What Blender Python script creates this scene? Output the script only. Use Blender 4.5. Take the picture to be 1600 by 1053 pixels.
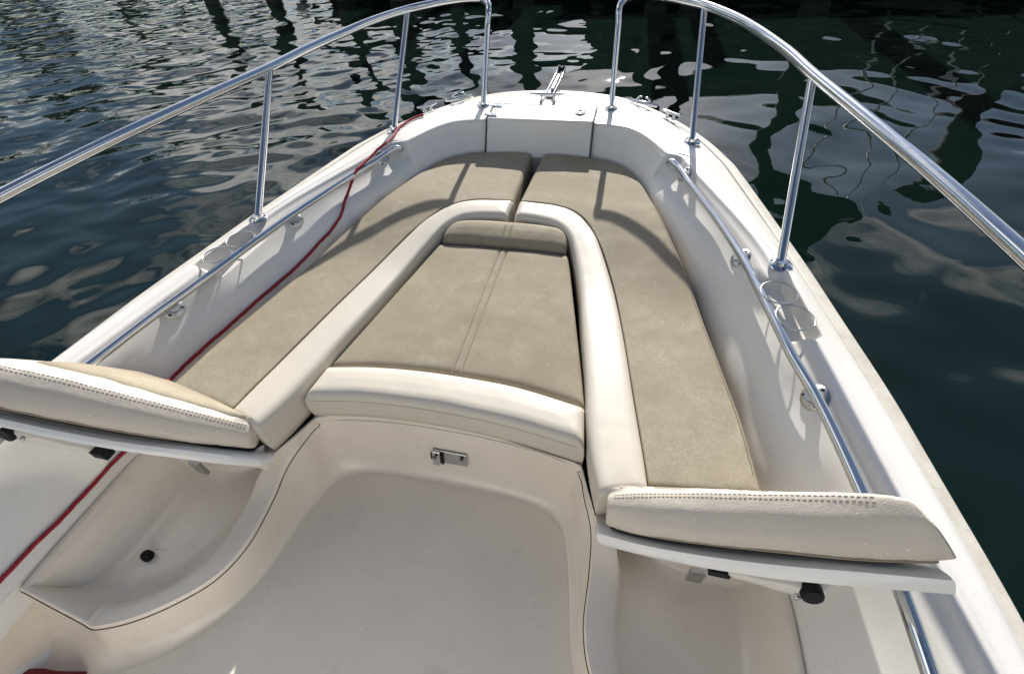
import bpy, bmesh, math, random
import numpy as np
from mathutils import Vector, Matrix

for o in list(bpy.data.objects):
    bpy.data.objects.remove(o, do_unlink=True)
scene = bpy.context.scene
C = scene.collection
rng = np.random.default_rng(7)
random.seed(7)

# ------------------------------------------------------------------ camera
CAM = np.array([0.42197744, 0.0, 1.82638122])
YAW, PITCH, ROLL = [math.radians(a) for a in (-16.44051296, 45.73329022, -4.5223999)]
def cam_axes():
    cy, sy, cp, sp = math.cos(YAW), math.sin(YAW), math.cos(PITCH), math.sin(PITCH)
    f = np.array([sy * cp, cy * cp, -sp]); r = np.array([cy, -sy, 0.0]); u = np.cross(r, f)
    cr, sr = math.cos(ROLL), math.sin(ROLL)
    return r * cr + u * sr, -r * sr + u * cr, f
r_, u_, f_ = cam_axes()
cam_data = bpy.data.cameras.new('camera')
cam = bpy.data.objects.new('camera', cam_data); C.objects.link(cam)
m4 = Matrix.Identity(4)
for i in range(3):
    m4[i][0], m4[i][1], m4[i][2], m4[i][3] = r_[i], u_[i], -f_[i], CAM[i]
cam.matrix_world = m4
cam_data.sensor_fit = 'HORIZONTAL'; cam_data.sensor_width = 36.0
cam_data.lens = 36.0 * 720.0 / 1600.0
cam_data.clip_start = 0.02; cam_data.clip_end = 3000
scene.camera = cam

# ------------------------------------------------------------------ sky and sun
SUN_EL, SUN_AZ = math.radians(28.4), math.radians(-2.0)
world = bpy.data.worlds.new('World'); scene.world = world; world.use_nodes = True
nt = world.node_tree; nt.nodes.clear()
def N(tree, typ, **kw):
    n = tree.nodes.new(typ)
    for k, v in kw.items(): setattr(n, k, v)
    return n
out = N(nt, 'ShaderNodeOutputWorld'); bg = N(nt, 'ShaderNodeBackground')
sky = N(nt, 'ShaderNodeTexSky', sky_type='NISHITA', sun_disc=False)
sky.sun_elevation = SUN_EL; sky.sun_rotation = SUN_AZ
sky.air_density = 1.0; sky.dust_density = 0.5; sky.ozone_density = 1.5
tc = N(nt, 'ShaderNodeTexCoord'); sep = N(nt, 'ShaderNodeSeparateXYZ')
nt.links.new(tc.outputs['Generated'], sep.inputs[0])
zz = N(nt, 'ShaderNodeMath', operation='MAXIMUM'); zz.inputs[1].default_value = 0.0
nt.links.new(sep.outputs['Z'], zz.inputs[0])
za = N(nt, 'ShaderNodeMath', operation='ADD'); za.inputs[1].default_value = 0.16
nt.links.new(zz.outputs[0], za.inputs[0])
comb = N(nt, 'ShaderNodeCombineXYZ')
for ax in 'XY':
    d = N(nt, 'ShaderNodeMath', operation='DIVIDE')
    nt.links.new(sep.outputs[ax], d.inputs[0]); nt.links.new(za.outputs[0], d.inputs[1])
    nt.links.new(d.outputs[0], comb.inputs[ax])
comb.inputs['Z'].default_value = 24.8
ns = N(nt, 'ShaderNodeTexNoise'); ns.inputs['Scale'].default_value = 1.15
ns.inputs['Detail'].default_value = 7.0; ns.inputs['Roughness'].default_value = 0.58
nt.links.new(comb.outputs[0], ns.inputs['Vector'])
ramp = N(nt, 'ShaderNodeValToRGB')
ramp.color_ramp.elements[0].position = 0.525; ramp.color_ramp.elements[1].position = 0.66
nt.links.new(ns.outputs['Fac'], ramp.inputs[0])
mixc = N(nt, 'ShaderNodeMix', data_type='RGBA')
nt.links.new(ramp.outputs[0], mixc.inputs['Factor'])
# haze brightens the clear sky towards the sun as well
# clouds scatter strongly towards the sun, so they brighten around it
dotn = N(nt, 'ShaderNodeVectorMath', operation='DOT_PRODUCT')
nrmv = N(nt, 'ShaderNodeVectorMath', operation='NORMALIZE')
nt.links.new(tc.outputs['Generated'], nrmv.inputs[0]); nt.links.new(nrmv.outputs[0], dotn.inputs[0])
dotn.inputs[1].default_value = (math.sin(SUN_AZ) * math.cos(SUN_EL), math.cos(SUN_AZ) * math.cos(SUN_EL), math.sin(SUN_EL))
mx0 = N(nt, 'ShaderNodeMath', operation='MAXIMUM'); mx0.inputs[1].default_value = 0.0; nt.links.new(dotn.outputs['Value'], mx0.inputs[0])
pw = N(nt, 'ShaderNodeMath', operation='POWER'); pw.inputs[1].default_value = 12.0; nt.links.new(mx0.outputs[0], pw.inputs[0])
gl = N(nt, 'ShaderNodeMath', operation='MULTIPLY_ADD'); gl.inputs[1].default_value = 14.0; gl.inputs[2].default_value = 19.0; nt.links.new(pw.outputs[0], gl.inputs[0])
cc = N(nt, 'ShaderNodeVectorMath', operation='SCALE'); cc.inputs[0].default_value = (1.0, .98, .94); nt.links.new(gl.outputs[0], cc.inputs['Scale'])
nt.links.new(cc.outputs[0], mixc.inputs['B'])
hz = N(nt, 'ShaderNodeMath', operation='MULTIPLY_ADD'); hz.inputs[1].default_value = 1.0; hz.inputs[2].default_value = 1.0; nt.links.new(pw.outputs[0], hz.inputs[0])
hs_ = N(nt, 'ShaderNodeVectorMath', operation='SCALE'); nt.links.new(sky.outputs[0], hs_.inputs[0]); nt.links.new(hz.outputs[0], hs_.inputs['Scale'])
nt.links.new(hs_.outputs[0], mixc.inputs['A'])
nt.links.new(mixc.outputs['Result'], bg.inputs['Color'])
bg.inputs['Strength'].default_value = 0.06
nt.links.new(bg.outputs[0], out.inputs[0])

sun_data = bpy.data.lights.new('sun', 'SUN'); sun = bpy.data.objects.new('sun', sun_data); C.objects.link(sun)
sun_data.energy = 5.0; sun_data.angle = math.radians(0.6); sun_data.color = (1.0, 0.96, 0.90)
sd = Vector((math.sin(SUN_AZ) * math.cos(SUN_EL), math.cos(SUN_AZ) * math.cos(SUN_EL), math.sin(SUN_EL)))
sun.rotation_euler = sd.to_track_quat('Z', 'Y').to_euler()
sun.location = (0, 20, 20)

vs = scene.view_settings
vs.view_transform = 'Standard'; vs.look = 'None'; vs.exposure = 0.53; vs.gamma = 1.0; vs.use_curve_mapping = False
scene.render.engine = 'CYCLES'
scene.cycles.max_bounces = 8; scene.cycles.diffuse_bounces = 4; scene.cycles.glossy_bounces = 4
scene.cycles.caustics_reflective = False; scene.cycles.caustics_refractive = False

# ------------------------------------------------------------------ helpers
def tag(o, label=None, cat=None, group=None, kind=None):
    if label: o['label'] = label
    if cat: o['category'] = cat
    if group: o['group'] = group
    if kind: o['kind'] = kind
    return o
def empty(name, loc=(0, 0, 0)):
    o = bpy.data.objects.new(name, None); C.objects.link(o); o.location = loc
    o.empty_display_size = 0.1
    return o
def mesh_obj(name, verts, faces, mat, parent=None, smooth=True, sharp=None):
    me = bpy.data.meshes.new(name)
    me.from_pydata([tuple(map(float, v)) for v in verts], [], [tuple(int(i) for i in f) for f in faces])
    me.update()
    bm = bmesh.new(); bm.from_mesh(me)
    bmesh.ops.remove_doubles(bm, verts=bm.verts, dist=1e-6)
    bmesh.ops.recalc_face_normals(bm, faces=bm.faces)
    if sharp:
        for e in bm.edges:
            if len(e.link_faces) == 2 and e.calc_face_angle(0) > math.radians(sharp): e.smooth = False
    bm.to_mesh(me); bm.free()
    if smooth:
        me.polygons.foreach_set('use_smooth', [True] * len(me.polygons))
    if mat is not None: me.materials.append(mat)
    o = bpy.data.objects.new(name, me); C.objects.link(o)
    if parent is not None:
        o.parent = parent
        if any(abs(c) > 0 for c in parent.location): o.matrix_parent_inverse = Matrix.Translation(-parent.location)
    return o
def catmull(P, sub=8, closed=False):
    P = np.asarray(P, float)
    if not closed: Q = np.vstack([2 * P[0] - P[1], P, 2 * P[-1] - P[-2]])
    else: Q = np.vstack([P[-1], P, P[0], P[1]])
    outp = []
    nseg = len(Q) - 3
    for i in range(nseg):
        p0, p1, p2, p3 = Q[i:i + 4]
        t0 = 0; d = lambda a, b: max(np.linalg.norm(b - a), 1e-6) ** 0.5
        t1 = t0 + d(p0, p1); t2 = t1 + d(p1, p2); t3 = t2 + d(p2, p3)
        for k in range(sub):
            t = t1 + (t2 - t1) * k / sub
            A1 = (t1 - t) / (t1 - t0) * p0 + (t - t0) / (t1 - t0) * p1
            A2 = (t2 - t) / (t2 - t1) * p1 + (t - t1) / (t2 - t1) * p2
            A3 = (t3 - t) / (t3 - t2) * p2 + (t - t2) / (t3 - t2) * p3
            B1 = (t2 - t) / (t2 - t0) * A1 + (t - t0) / (t2 - t0) * A2
            B2 = (t3 - t) / (t3 - t1) * A2 + (t - t1) / (t3 - t1) * A3
            outp.append((t2 - t) / (t2 - t1) * B1 + (t - t1) / (t2 - t1) * B2)
    if not closed: outp.append(P[-1])
    return np.array(outp)
def resample(P, n):
    P = np.asarray(P, float); s = np.r_[0, np.cumsum(np.linalg.norm(np.diff(P, axis=0), axis=1))]
    t = np.linspace(0, s[-1], n)
    return np.stack([np.interp(t, s, P[:, i]) for i in range(P.shape[1])], 1)
def chaikin(P, it=2):
    P = np.asarray(P, float)
    for _ in range(it):
        Q = [P[0]]
        for a, b in zip(P[:-1], P[1:]): Q += [a * .75 + b * .25, a * .25 + b * .75]
        Q.append(P[-1]); P = np.array(Q)
    return P
def grid_faces(n, m, closed_u=False, closed_v=False):
    F = []
    for i in range(n if closed_u else n - 1):
        for j in range(m if closed_v else m - 1):
            a = i * m + j; b = i * m + (j + 1) % m; c = ((i + 1) % n) * m + (j + 1) % m; d = ((i + 1) % n) * m + j
            F.append((a, b, c, d))
    return F
def tube_geo(path, rad, seg=14, cap=True):
    P = np.asarray(path, float); n = len(P)
    T = np.gradient(P, axis=0); T /= np.linalg.norm(T, axis=1)[:, None]
    up = np.array([0, 0, 1.0]) if abs(T[0][2]) < .9 else np.array([1.0, 0, 0])
    nrm = np.cross(T[0], up); nrm /= np.linalg.norm(nrm)
    V = []; rad = np.broadcast_to(rad, (n,))
    for i in range(n):
        nrm = nrm - T[i] * np.dot(nrm, T[i]); nrm /= np.linalg.norm(nrm)
        b = np.cross(T[i], nrm)
        for k in range(seg):
            a = 2 * math.pi * k / seg
            V.append(P[i] + rad[i] * (math.cos(a) * nrm + math.sin(a) * b))
    F = grid_faces(n, seg, closed_v=True)
    if cap: F += [tuple(range(seg)), tuple((n - 1) * seg + k for k in range(seg))]
    return V, F
def join(geos):
    V = []; F = []
    for v, f in geos:
        k = len(V); V += list(v); F += [tuple(i + k for i in q) for q in f]
    return V, F
def tube(name, path, rad, mat, parent=None, seg=14, sub=0):
    if sub: path = catmull(path, sub)
    v, f = tube_geo(path, rad, seg); return mesh_obj(name, v, f, mat, parent, sharp=50)
def box_geo(c, s, R=None, bev=0.0):
    bm = bmesh.new(); bmesh.ops.create_cube(bm, size=1)
    for v in bm.verts: v.co = Vector((v.co.x * s[0], v.co.y * s[1], v.co.z * s[2]))
    if bev > 0: bmesh.ops.bevel(bm, geom=list(bm.edges), offset=bev, segments=2, affect='EDGES', profile=.6)
    bm.verts.ensure_lookup_table()
    M = Matrix.Translation(Vector(c)) @ (R.to_4x4() if R is not None else Matrix.Identity(4))
    V = [np.array(M @ v.co) for v in bm.verts]; F = [tuple(v.index for v in f.verts) for f in bm.faces]
    bm.free(); return V, F
def lathe_geo(prof, seg=24, M=None):
    V = []; n = len(prof)
    for r, z in prof:
        for k in range(seg):
            a = 2 * math.pi * k / seg
            p = Vector((r * math.cos(a), r * math.sin(a), z))
            V.append(np.array(M @ p if M is not None else p))
    F = grid_faces(n, seg, closed_v=True)
    F += [tuple(range(seg)), tuple((n - 1) * seg + k for k in range(seg))]
    return V, F
def frame(loc, zaxis, xaxis=(1, 0, 0)):
    z = Vector(zaxis).normalized(); x = Vector(xaxis); x = (x - z * x.dot(z)).normalized(); y = z.cross(x)
    M = Matrix.Identity(4)
    for i in range(3): M[i][0], M[i][1], M[i][2], M[i][3] = x[i], y[i], z[i], loc[i]
    return M
def mirror(P, s):
    P = np.array(P, float); P[..., 0] *= s; return P
sstep = lambda a, b, x: (lambda t: t * t * (3 - 2 * t))(np.clip((np.asarray(x, float) - a) / (b - a), 0, 1))

# ------------------------------------------------------------------ materials
def material(name, col, rough=.5, metal=0., bump=None, var=None, spec=.5, coat=0., dirt=None, ior=None):
    m = bpy.data.materials.new(name); m.use_nodes = True; t = m.node_tree; t.nodes.clear()
    o = N(t, 'ShaderNodeOutputMaterial'); b = N(t, 'ShaderNodeBsdfPrincipled')
    t.links.new(b.outputs[0], o.inputs[0])
    b.inputs['Base Color'].default_value = (*col, 1); b.inputs['Roughness'].default_value = rough
    b.inputs['Metallic'].default_value = metal; b.inputs['Specular IOR Level'].default_value = spec
    b.inputs['Coat Weight'].default_value = coat; b.inputs['Coat Roughness'].default_value = .08
    if ior: b.inputs['IOR'].default_value = ior
    tcn = N(t, 'ShaderNodeTexCoord'); src = tcn.outputs['Object']
    cur = None
    def noise(scale, detail=4, rough_=.55, stretch=None):
        n = N(t, 'ShaderNodeTexNoise'); n.inputs['Scale'].default_value = scale
        n.inputs['Detail'].default_value = detail; n.inputs['Roughness'].default_value = rough_
        if stretch:
            mp = N(t, 'ShaderNodeMapping'); mp.inputs['Scale'].default_value = stretch
            t.links.new(src, mp.inputs[0]); t.links.new(mp.outputs[0], n.inputs['Vector'])
        else: t.links.new(src, n.inputs['Vector'])
        return n
    def mixcol(fac, a, bcol):
        mx = N(t, 'ShaderNodeMix', data_type='RGBA'); t.links.new(fac, mx.inputs['Factor'])
        if isinstance(a, tuple): mx.inputs['A'].default_value = (*a, 1)
        else: t.links.new(a, mx.inputs['A'])
        mx.inputs['B'].default_value = (*bcol, 1); return mx.outputs['Result']
    def rampf(sock, a, bb):
        r = N(t, 'ShaderNodeMapRange'); r.inputs[1].default_value = a; r.inputs[2].default_value = bb
        t.links.new(sock, r.inputs[0]); return r.outputs[0]
    cur = tuple(col)
    for v in (var or []):           # (scale, lo, hi, colour, strength)
        n = noise(v[0], 5, .6, v[5] if len(v) > 5 else None); f = rampf(n.outputs['Fac'], v[1], v[2])
        mm = N(t, 'ShaderNodeMath', operation='MULTIPLY'); mm.inputs[1].default_value = v[4]
        t.links.new(f, mm.inputs[0]); cur = mixcol(mm.outputs[0], cur, v[3])
    if not isinstance(cur, tuple): t.links.new(cur, b.inputs['Base Color'])
    prev = None
    for s in (bump or []):          # (scale, strength, distance, detail, kind)
        if len(s) > 4 and s[4] == 'voronoi':
            n = N(t, 'ShaderNodeTexVoronoi'); n.inputs['Scale'].default_value = s[0]; t.links.new(src, n.inputs['Vector']); h = n.outputs['Distance']
        elif len(s) > 4 and s[4] == 'weave':
            hs = []
            for ax in ('X', 'Y'):
                w = N(t, 'ShaderNodeTexWave', wave_type='BANDS', bands_direction=ax); w.inputs['Scale'].default_value = s[0]
                w.inputs['Distortion'].default_value = .6
                t.links.new(src, w.inputs['Vector']); hs.append(w.outputs['Fac'])
            a = N(t, 'ShaderNodeMath', operation='ADD'); t.links.new(hs[0], a.inputs[0]); t.links.new(hs[1], a.inputs[1]); h = a.outputs[0]
        else:
            n = noise(s[0], s[3]); h = n.outputs['Fac']
        bp = N(t, 'ShaderNodeBump'); bp.inputs['Strength'].default_value = s[1]; bp.inputs['Distance'].default_value = s[2]
        t.links.new(h, bp.inputs['Height'])
        if prev is not None: t.links.new(prev, bp.inputs['Normal'])
        prev = bp.outputs[0]
    if prev is not None: t.links.new(prev, b.inputs['Normal'])
    return m
M = {}
M['gel'] = material('gelcoat_white', (.80, .79, .765), .22, spec=.5, coat=.2, bump=[(420, .05, .001, 2)],
    var=[(3, .45, .75, (.72, .69, .62), .35), (45, .66, .74, (.55, .5, .42), .25)])
M['deck'] = material('gelcoat_deck', (.80, .775, .735), .32, bump=[(520, .22, .0015, 2)],
    var=[(2.2, .42, .70, (.71, .655, .565), .55), (28, .60, .72, (.60, .53, .44), .2), (180, .645, .69, (.38, .32, .26), .35)])
M['liner'] = material('gelcoat_cream', (.81, .725, .615), .24, coat=.25, bump=[(90, .03, .002, 3)],
    var=[(4, .42, .70, (.73, .64, .53), .45), (16, .58, .72, (.66, .57, .46), .3), (70, .665, .71, (.40, .33, .25), .3)])
M['sole'] = material('nonskid_sole', (.83, .75, .63), .38, bump=[(650, .3, .0012, 2)],
    var=[(3.2, .38, .66, (.73, .665, .57), .6), (9, .48, .70, (.75, .695, .61), .4), (14, .58, .70, (.62, .55, .46), .3), (120, .655, .69, (.36, .31, .25), .35)])
M['rub'] = material('rub_rail_vinyl', (.66, .62, .54), .55, bump=[(160, .2, .002, 4)],
    var=[(14, .42, .7, (.45, .40, .32), .6), (80, .6, .72, (.30, .26, .2), .4)])
M['vinyl'] = material('white_vinyl', (.61, .555, .47), .42, bump=[(700, .18, .0012, 2), (26, .05, .004, 3)],
    var=[(5, .42, .72, (.54, .50, .43), .5), (60, .60, .75, (.47, .43, .36), .3)])
M['vinyl_back'] = material('white_vinyl_grained', (.60, .535, .455), .40, bump=[(420, .45, .0022, 3), (46, .30, .004, 4)],
    var=[(6, .45, .75, (.54, .49, .43), .4), (170, .675, .69, (.9, .9, .88), .9)])
M['tan'] = material('tan_fabric', (.385, .332, .248), .85, spec=.25, bump=[(620, .35, .0012, 2), (170, .25, .001, 2, 'weave'), (9, .12, .006, 3)],
    var=[(2.4, .38, .66, (.295, .248, .178), .9), (7, .48, .72, (.45, .40, .31), .6), (22, .44, .64, (.30, .255, .185), .5), (60, .62, .70, (.52, .47, .39), .35), (260, .45, .65, (.27, .232, .17), .75)])
M['steel'] = material('stainless_steel', (.70, .71, .73), .10, 1.0, bump=[(30, .02, .002, 4)], var=[(60, .5, .72, (.52, .50, .46), .4)])
M['steel_dull'] = material('stainless_dull', (.55, .55, .55), .28, 1.0, var=[(60, .5, .72, (.40, .36, .3), .4)])
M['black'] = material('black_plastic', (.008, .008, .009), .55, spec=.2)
M['dark'] = material('seam_rubber', (.07, .062, .052), .7)
M['stitch'] = material('stitch_thread', (.34, .30, .235), .8)
M['rope'] = material('red_rope', (.27, .008, .018), .7, bump=[(240, .6, .003, 2)], var=[(150, .45, .65, (.42, .03, .045), .5)])
M['red'] = material('red_cloth', (.20, .006, .012), .7, bump=[(300, .3, .001, 2)], var=[(8, .4, .7, (.18, .004, .01), .6)])
M['mount'] = material('painted_arm', (.72, .68, .62), .35, bump=[(60, .05, .002, 3)])
M['hull'] = material('hull_gelcoat', (.74, .74, .73), .2, coat=.3)
M['wood'] = material('dock_timber', (.055, .045, .036), .85, bump=[(12, .5, .01, 5)], var=[(6, .4, .7, (.025, .022, .018), .7, (1, 1, .15))])
M['grey_wood'] = material('weathered_plank', (.22, .195, .165), .85, bump=[(12, .5, .01, 5)], var=[(6, .4, .7, (.12, .105, .09), .7)])
M['leaf'] = material('tree_leaves', (.035, .055, .022), .7, var=[(1.2, .4, .65, (.02, .03, .014), .7)])
M['bark'] = material('bark', (.10, .08, .06), .9, bump=[(18, .6, .02, 4)])
M['canvas'] = material('dark_canvas', (.012, .015, .012), .9)
M['whitepaint'] = material('white_paint', (.78, .78, .76), .4)
M['sand'] = material('shore_ground', (.10, .10, .06), .9, var=[(.6, .4, .7, (.05, .07, .03), .8)])

# ------------------------------------------------------------------ water
def build_water():
    x0, x1, y0, y1, st = -19., 12., -1.6, 14.2, .036
    xs = np.arange(x0, x1 + st, st); ys = np.arange(y0, y1 + st, st)
    X, Y = np.meshgrid(xs, ys, indexing='ij')
    Z = np.zeros_like(X); r = np.random.default_rng(11)
    amp = .62 + .38 * (1 - sstep(-3.5, 3.0, X)) ; amp = amp * (.85 + .3 * np.sin(X * .7 + Y * .5 + 1))
    Xw = X + .10 * np.sin(.9 * Y + .4 * X) + .07 * np.sin(1.7 * X - 1.1 * Y); Yw = Y + .10 * np.sin(.8 * X - .5 * Y + 1)
    def band(n, l0, l1, slope, spread, dir0):
        z = np.zeros_like(X)
        for i in range(n):
            lam = l0 * (l1 / l0) ** r.random(); a = dir0 + spread * (r.random() * 2 - 1)
            k = 2 * math.pi / lam
            z += math.sqrt(2.0 / n) * slope / k * np.sin(k * (math.cos(a) * Xw + math.sin(a) * Yw) + r.random() * 6.283)
        return z
    Z += (.7 + .3 * amp) * band(24, .8, 2.4, .050, 1.4, 1.75)
    Z += amp * band(34, .28, .72, .060, 1.2, 1.75)
    fine = (1 - sstep(-3.5, 1.0, X)) * (.35 + .65 * sstep(2.5, 5.5, Y - .25 * X))
    Z += (.08 + .9 * fine) * band(30, .15, .34, .040, .9, 1.95)
    fade = sstep(0, 1.2, X - x0) * sstep(0, 1.2, x1 - X) * sstep(0, .6, y1 - Y) * sstep(0, .6, Y - y0)
    Z = Z * fade - .06 * (1 - fade)
    n, m = X.shape
    V = np.stack([X, Y, Z], -1).reshape(-1, 3)
    idx = np.arange(n * m).reshape(n, m)
    Q = np.stack([idx[:-1, :-1], idx[1:, :-1], idx[1:, 1:], idx[:-1, 1:]], -1).reshape(-1, 4)
    # far water around the rippled patch, four big quads meeting its border
    B = 600.
    base = len(V)
    ex = np.array([[-B, -B, -.06], [B, -B, -.06], [B, B, -.06], [-B, B, -.06]])
    V = np.vstack([V, ex])
    c = [idx[0, 0], idx[-1, 0], idx[-1, -1], idx[0, -1]]
    Q = np.vstack([Q, [[base, base + 1, c[1], c[0]], [base + 1, base + 2, c[2], c[1]], [base + 2, base + 3, c[3], c[2]], [base + 3, base, c[0], c[3]]]])
    me = bpy.data.meshes.new('water')
    me.vertices.add(len(V)); me.vertices.foreach_set('co', V.astype(np.float32).ravel())
    me.loops.add(Q.size); me.loops.foreach_set('vertex_index', Q.astype(np.int32).ravel())
    me.polygons.add(len(Q)); me.polygons.foreach_set('loop_start', np.arange(0, Q.size, 4, dtype=np.int32))
    me.polygons.foreach_set('use_smooth', np.ones(len(Q), bool))
    me.update(calc_edges=True)
    mt = bpy.data.materials.new('harbour_water'); mt.use_nodes = True; t = mt.node_tree
    b = t.nodes['Principled BSDF']
    b.inputs['Base Color'].default_value = (.0030, .0092, .0068, 1); b.inputs['Roughness'].default_value = .015
    b.inputs['IOR'].default_value = 1.34
    tcn = N(t, 'ShaderNodeTexCoord'); nz = N(t, 'ShaderNodeTexNoise'); nz.inputs['Scale'].default_value = 5.; nz.inputs['Detail'].default_value = 3
    bp = N(t, 'ShaderNodeBump'); bp.inputs['Strength'].default_value = .03; bp.inputs['Distance'].default_value = .02
    t.links.new(tcn.outputs['Object'], nz.inputs['Vector']); t.links.new(nz.outputs['Fac'], bp.inputs['Height']); t.links.new(bp.outputs[0], b.inputs['Normal'])
    me.materials.append(mt)
    o = bpy.data.objects.new('water', me); C.objects.link(o); tag(o, 'dark green rippled harbour water around the boat', kind='structure')
build_water()

# ------------------------------------------------------------------ boat: plan curves (starboard half, bow = +y)
zg = lambda y: .95 + .045 * (np.asarray(y, float) - 1.25)
# columns: outer edge O, crown S, inner edge I, cushion line K, z of wall foot
ST = [
 ((1.22, -2.9), (1.19, -2.9), (1.13, -2.9), (.905, -2.9), .65),
 ((1.22, -1.6), (1.19, -1.6), (1.13, -1.6), (.905, -1.6), .65),
 ((1.215, -.7), (1.185, -.7), (1.125, -.7), (.905, -.7), .65),
 ((1.205, -.1), (1.165, -.1), (1.11, -.1), (.905, -.1), .65),
 ((1.187, .33), (1.125, .33), (1.062, .33), (.902, .34), .65),
 ((1.152, .54), (1.093, .537), (1.011, .537), (.885, .48), .66),
 ((1.128, .68), (1.063, .67), (.981, .672), (.828, .60), .775),
 ((1.108, .80), (1.035, .79), (.952, .80), (.796, .80), .78),
 ((1.083, .92), (1.005, .92), (.920, .92), (.768, .92), .80),
 ((1.040, 1.1), (.962, 1.1), (.900, 1.1), (.727, 1.10), .80),
 ((.998, 1.29), (.919, 1.28), (.872, 1.283), (.684, 1.29), .815),
 ((.948, 1.48), (.862, 1.48), (.800, 1.478), (.618, 1.487), .845),
 ((.895, 1.68), (.790, 1.67), (.712, 1.675), (.570, 1.64), .855),
 ((.845, 1.86), (.726, 1.83), (.645, 1.825), (.526, 1.77), .856),
 ((.832, 1.905), (.712, 1.87), (.621, 1.880), (.512, 1.81), .856),
 ((.822, 1.93), (.703, 1.895), (.572, 1.902), (.503, 1.835), .856),
 ((.80, 1.98), (.684, 1.95), (.548, 1.935), (.490, 1.865), .856),
 ((.755, 2.08), (.645, 2.06), (.483, 2.044), (.450, 1.955), .856),
 ((.66, 2.23), (.575, 2.20), (.412, 2.114), (.40, 2.022), .856),
 ((.53, 2.385), (.46, 2.335), (.341, 2.137), (.33, 2.067), .856),
 ((.38, 2.52), (.33, 2.42), (.247, 2.149), (.245, 2.086), .856),
 ((.20, 2.585), (.18, 2.475), (.12, 2.152), (.12, 2.104), .856),
 ((0, 2.605), (0, 2.50), (0, 2.153), (0, 2.106), .856)]
arr = np.array([[*a, *b, *c, *d, e] for a, b, c, d, e in ST])
SM = catmull(arr, 9)
_w = np.where((SM[:, 5] > 1.845) & (SM[:, 5] < 1.97), 0., 1.)[:, None]
for _ in range(26):
    av = SM.copy(); av[1:-1] = (SM[:-2] + SM[2:]) / 2
    w_ = np.ones_like(SM); w_[:, 4:6] = _w
    SM = SM + (av - SM) * .5 * w_
Oc, Sc, Ic, Kc, Zf = SM[:, 0:2], SM[:, 2:4], SM[:, 4:6], SM[:, 6:8], SM[:, 8]
def both(P):                                  # starboard half curve -> whole U from starboard aft to port aft
    return np.vstack([P, mirror(P[::-1][1:], -1)])
boat = empty('motor_boat', (0, 0, 0))
tag(boat, 'white open motor boat bow with cream liner and stainless rails moored on dark water', 'boat')

def plan_normal(P):
    T = np.gradient(P, axis=0); T /= np.linalg.norm(T, axis=1)[:, None]
    return np.stack([T[:, 1], -T[:, 0]], 1)     # to the right of travel = outboard for starboard aft->bow
def loft_liner():
    V = []; nprof = None
    rows = []
    nK = plan_normal(Kc)
    for i in range(len(SM)):
        O, S, I, K = Oc[i], Sc[i], Ic[i], Kc[i]; n = nK[i]
        zi, zo, zf = float(zg(I[1])), float(zg(O[1])), Zf[i]
        wall = I - K; L = np.linalg.norm(wall)
        toward = (K - I) / max(L, 1e-6)
        yy = I[1]
        pd = float(np.interp(yy, [.3, .8, 1.25, 1.45, 1.8, 2.05], [.05, .038, .050, .048, .028, .012]))
        gap = float(np.interp(yy, [.50, .62, 1.3, 1.8], [.0, .056, .050, .006]))
        depth = zi - zf
        def p(xy, z): return np.array([xy[0], xy[1], z])
        E_ = I + toward * pd; ze = zi - .042 if yy < 1.9 else zi - .03
        F_ = K + n * gap
        prof = [p(K + n * gap * .2 - n * .01, min(zf, .69) - .05), p(K + n * gap * .25, zf - .075 * min(1, gap * 30)), p(K + n * gap * .55, zf - .03 * min(1, gap * 30)),
                p(F_ + n * .004, zf + .014), p(F_ + (E_ - F_) * .30, zf + .014 + (ze - zf) * .33), p(F_ + (E_ - F_) * .72, zf + (ze - zf) * .76),
                p(E_, ze), p(E_ + (I - E_) * .45, ze + (zi - ze) * .50),
p(I + toward * .006, zi - .012), p(I - toward * .004, zi - .001), p(I - toward * .02, zi),
                p(I + (S - I) * .5, zi + .004), p(S + (I - S) * .12, float(zg(S[1])) + .001), p(S, float(zg(S[1])) - .002),
                p(S + (O - S) * .35, float(zg(S[1])) - .014), p(O + (S - O) / np.linalg.norm(S - O) * .046, zo - .026), p(O + (S - O) / np.linalg.norm(S - O) * .044, zo - .04)]
        prof = chaikin(prof, 2)
        nprof = len(prof); rows.append(prof)
    R = np.array(rows)
    # finer sampling along the length for the moulded cup-holder recess
    dens = []
    for i in range(len(R) - 1):
        k = 3 if .8 < SM[i, 5] < 1.35 else 1
        for j in range(k): dens.append(R[i] * (1 - j / k) + R[i + 1] * j / k)
    dens.append(R[-1]); R = np.array(dens)
    # finer sampling across the top
    cols = []
    for j in range(R.shape[1] - 1):
        k = 4 if 24 <= j <= 46 else 1
        for q in range(k): cols.append(R[:, j] * (1 - q / k) + R[:, j + 1] * q / k)
    cols.append(R[:, -1]); R = np.stack(cols, 1)
    x, y, z = R[..., 0], R[..., 1], R[..., 2]
    # recess under the cup rings, open towards the cockpit
    sl = np.interp(y, [.9, 1.25], [.962, .892])          # outboard rim of the recess
    mk = sstep(.958, .982, y) * (1 - sstep(1.185, 1.205, y)) * (1 - sstep(0, .016, x - sl))
    tgt = zg(y) - .040
    z2 = np.where(z > tgt, z + (tgt - z) * mk, z)
    R[..., 2] = z2
    half = R
    full = np.concatenate([half, mirror(half[::-1][1:], -1)], 0)
    return full
full = loft_liner()
n, m = full.shape[:2]
mesh_obj('deck_liner', full.reshape(-1, 3), grid_faces(n, m), M['deck'], boat)

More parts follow.
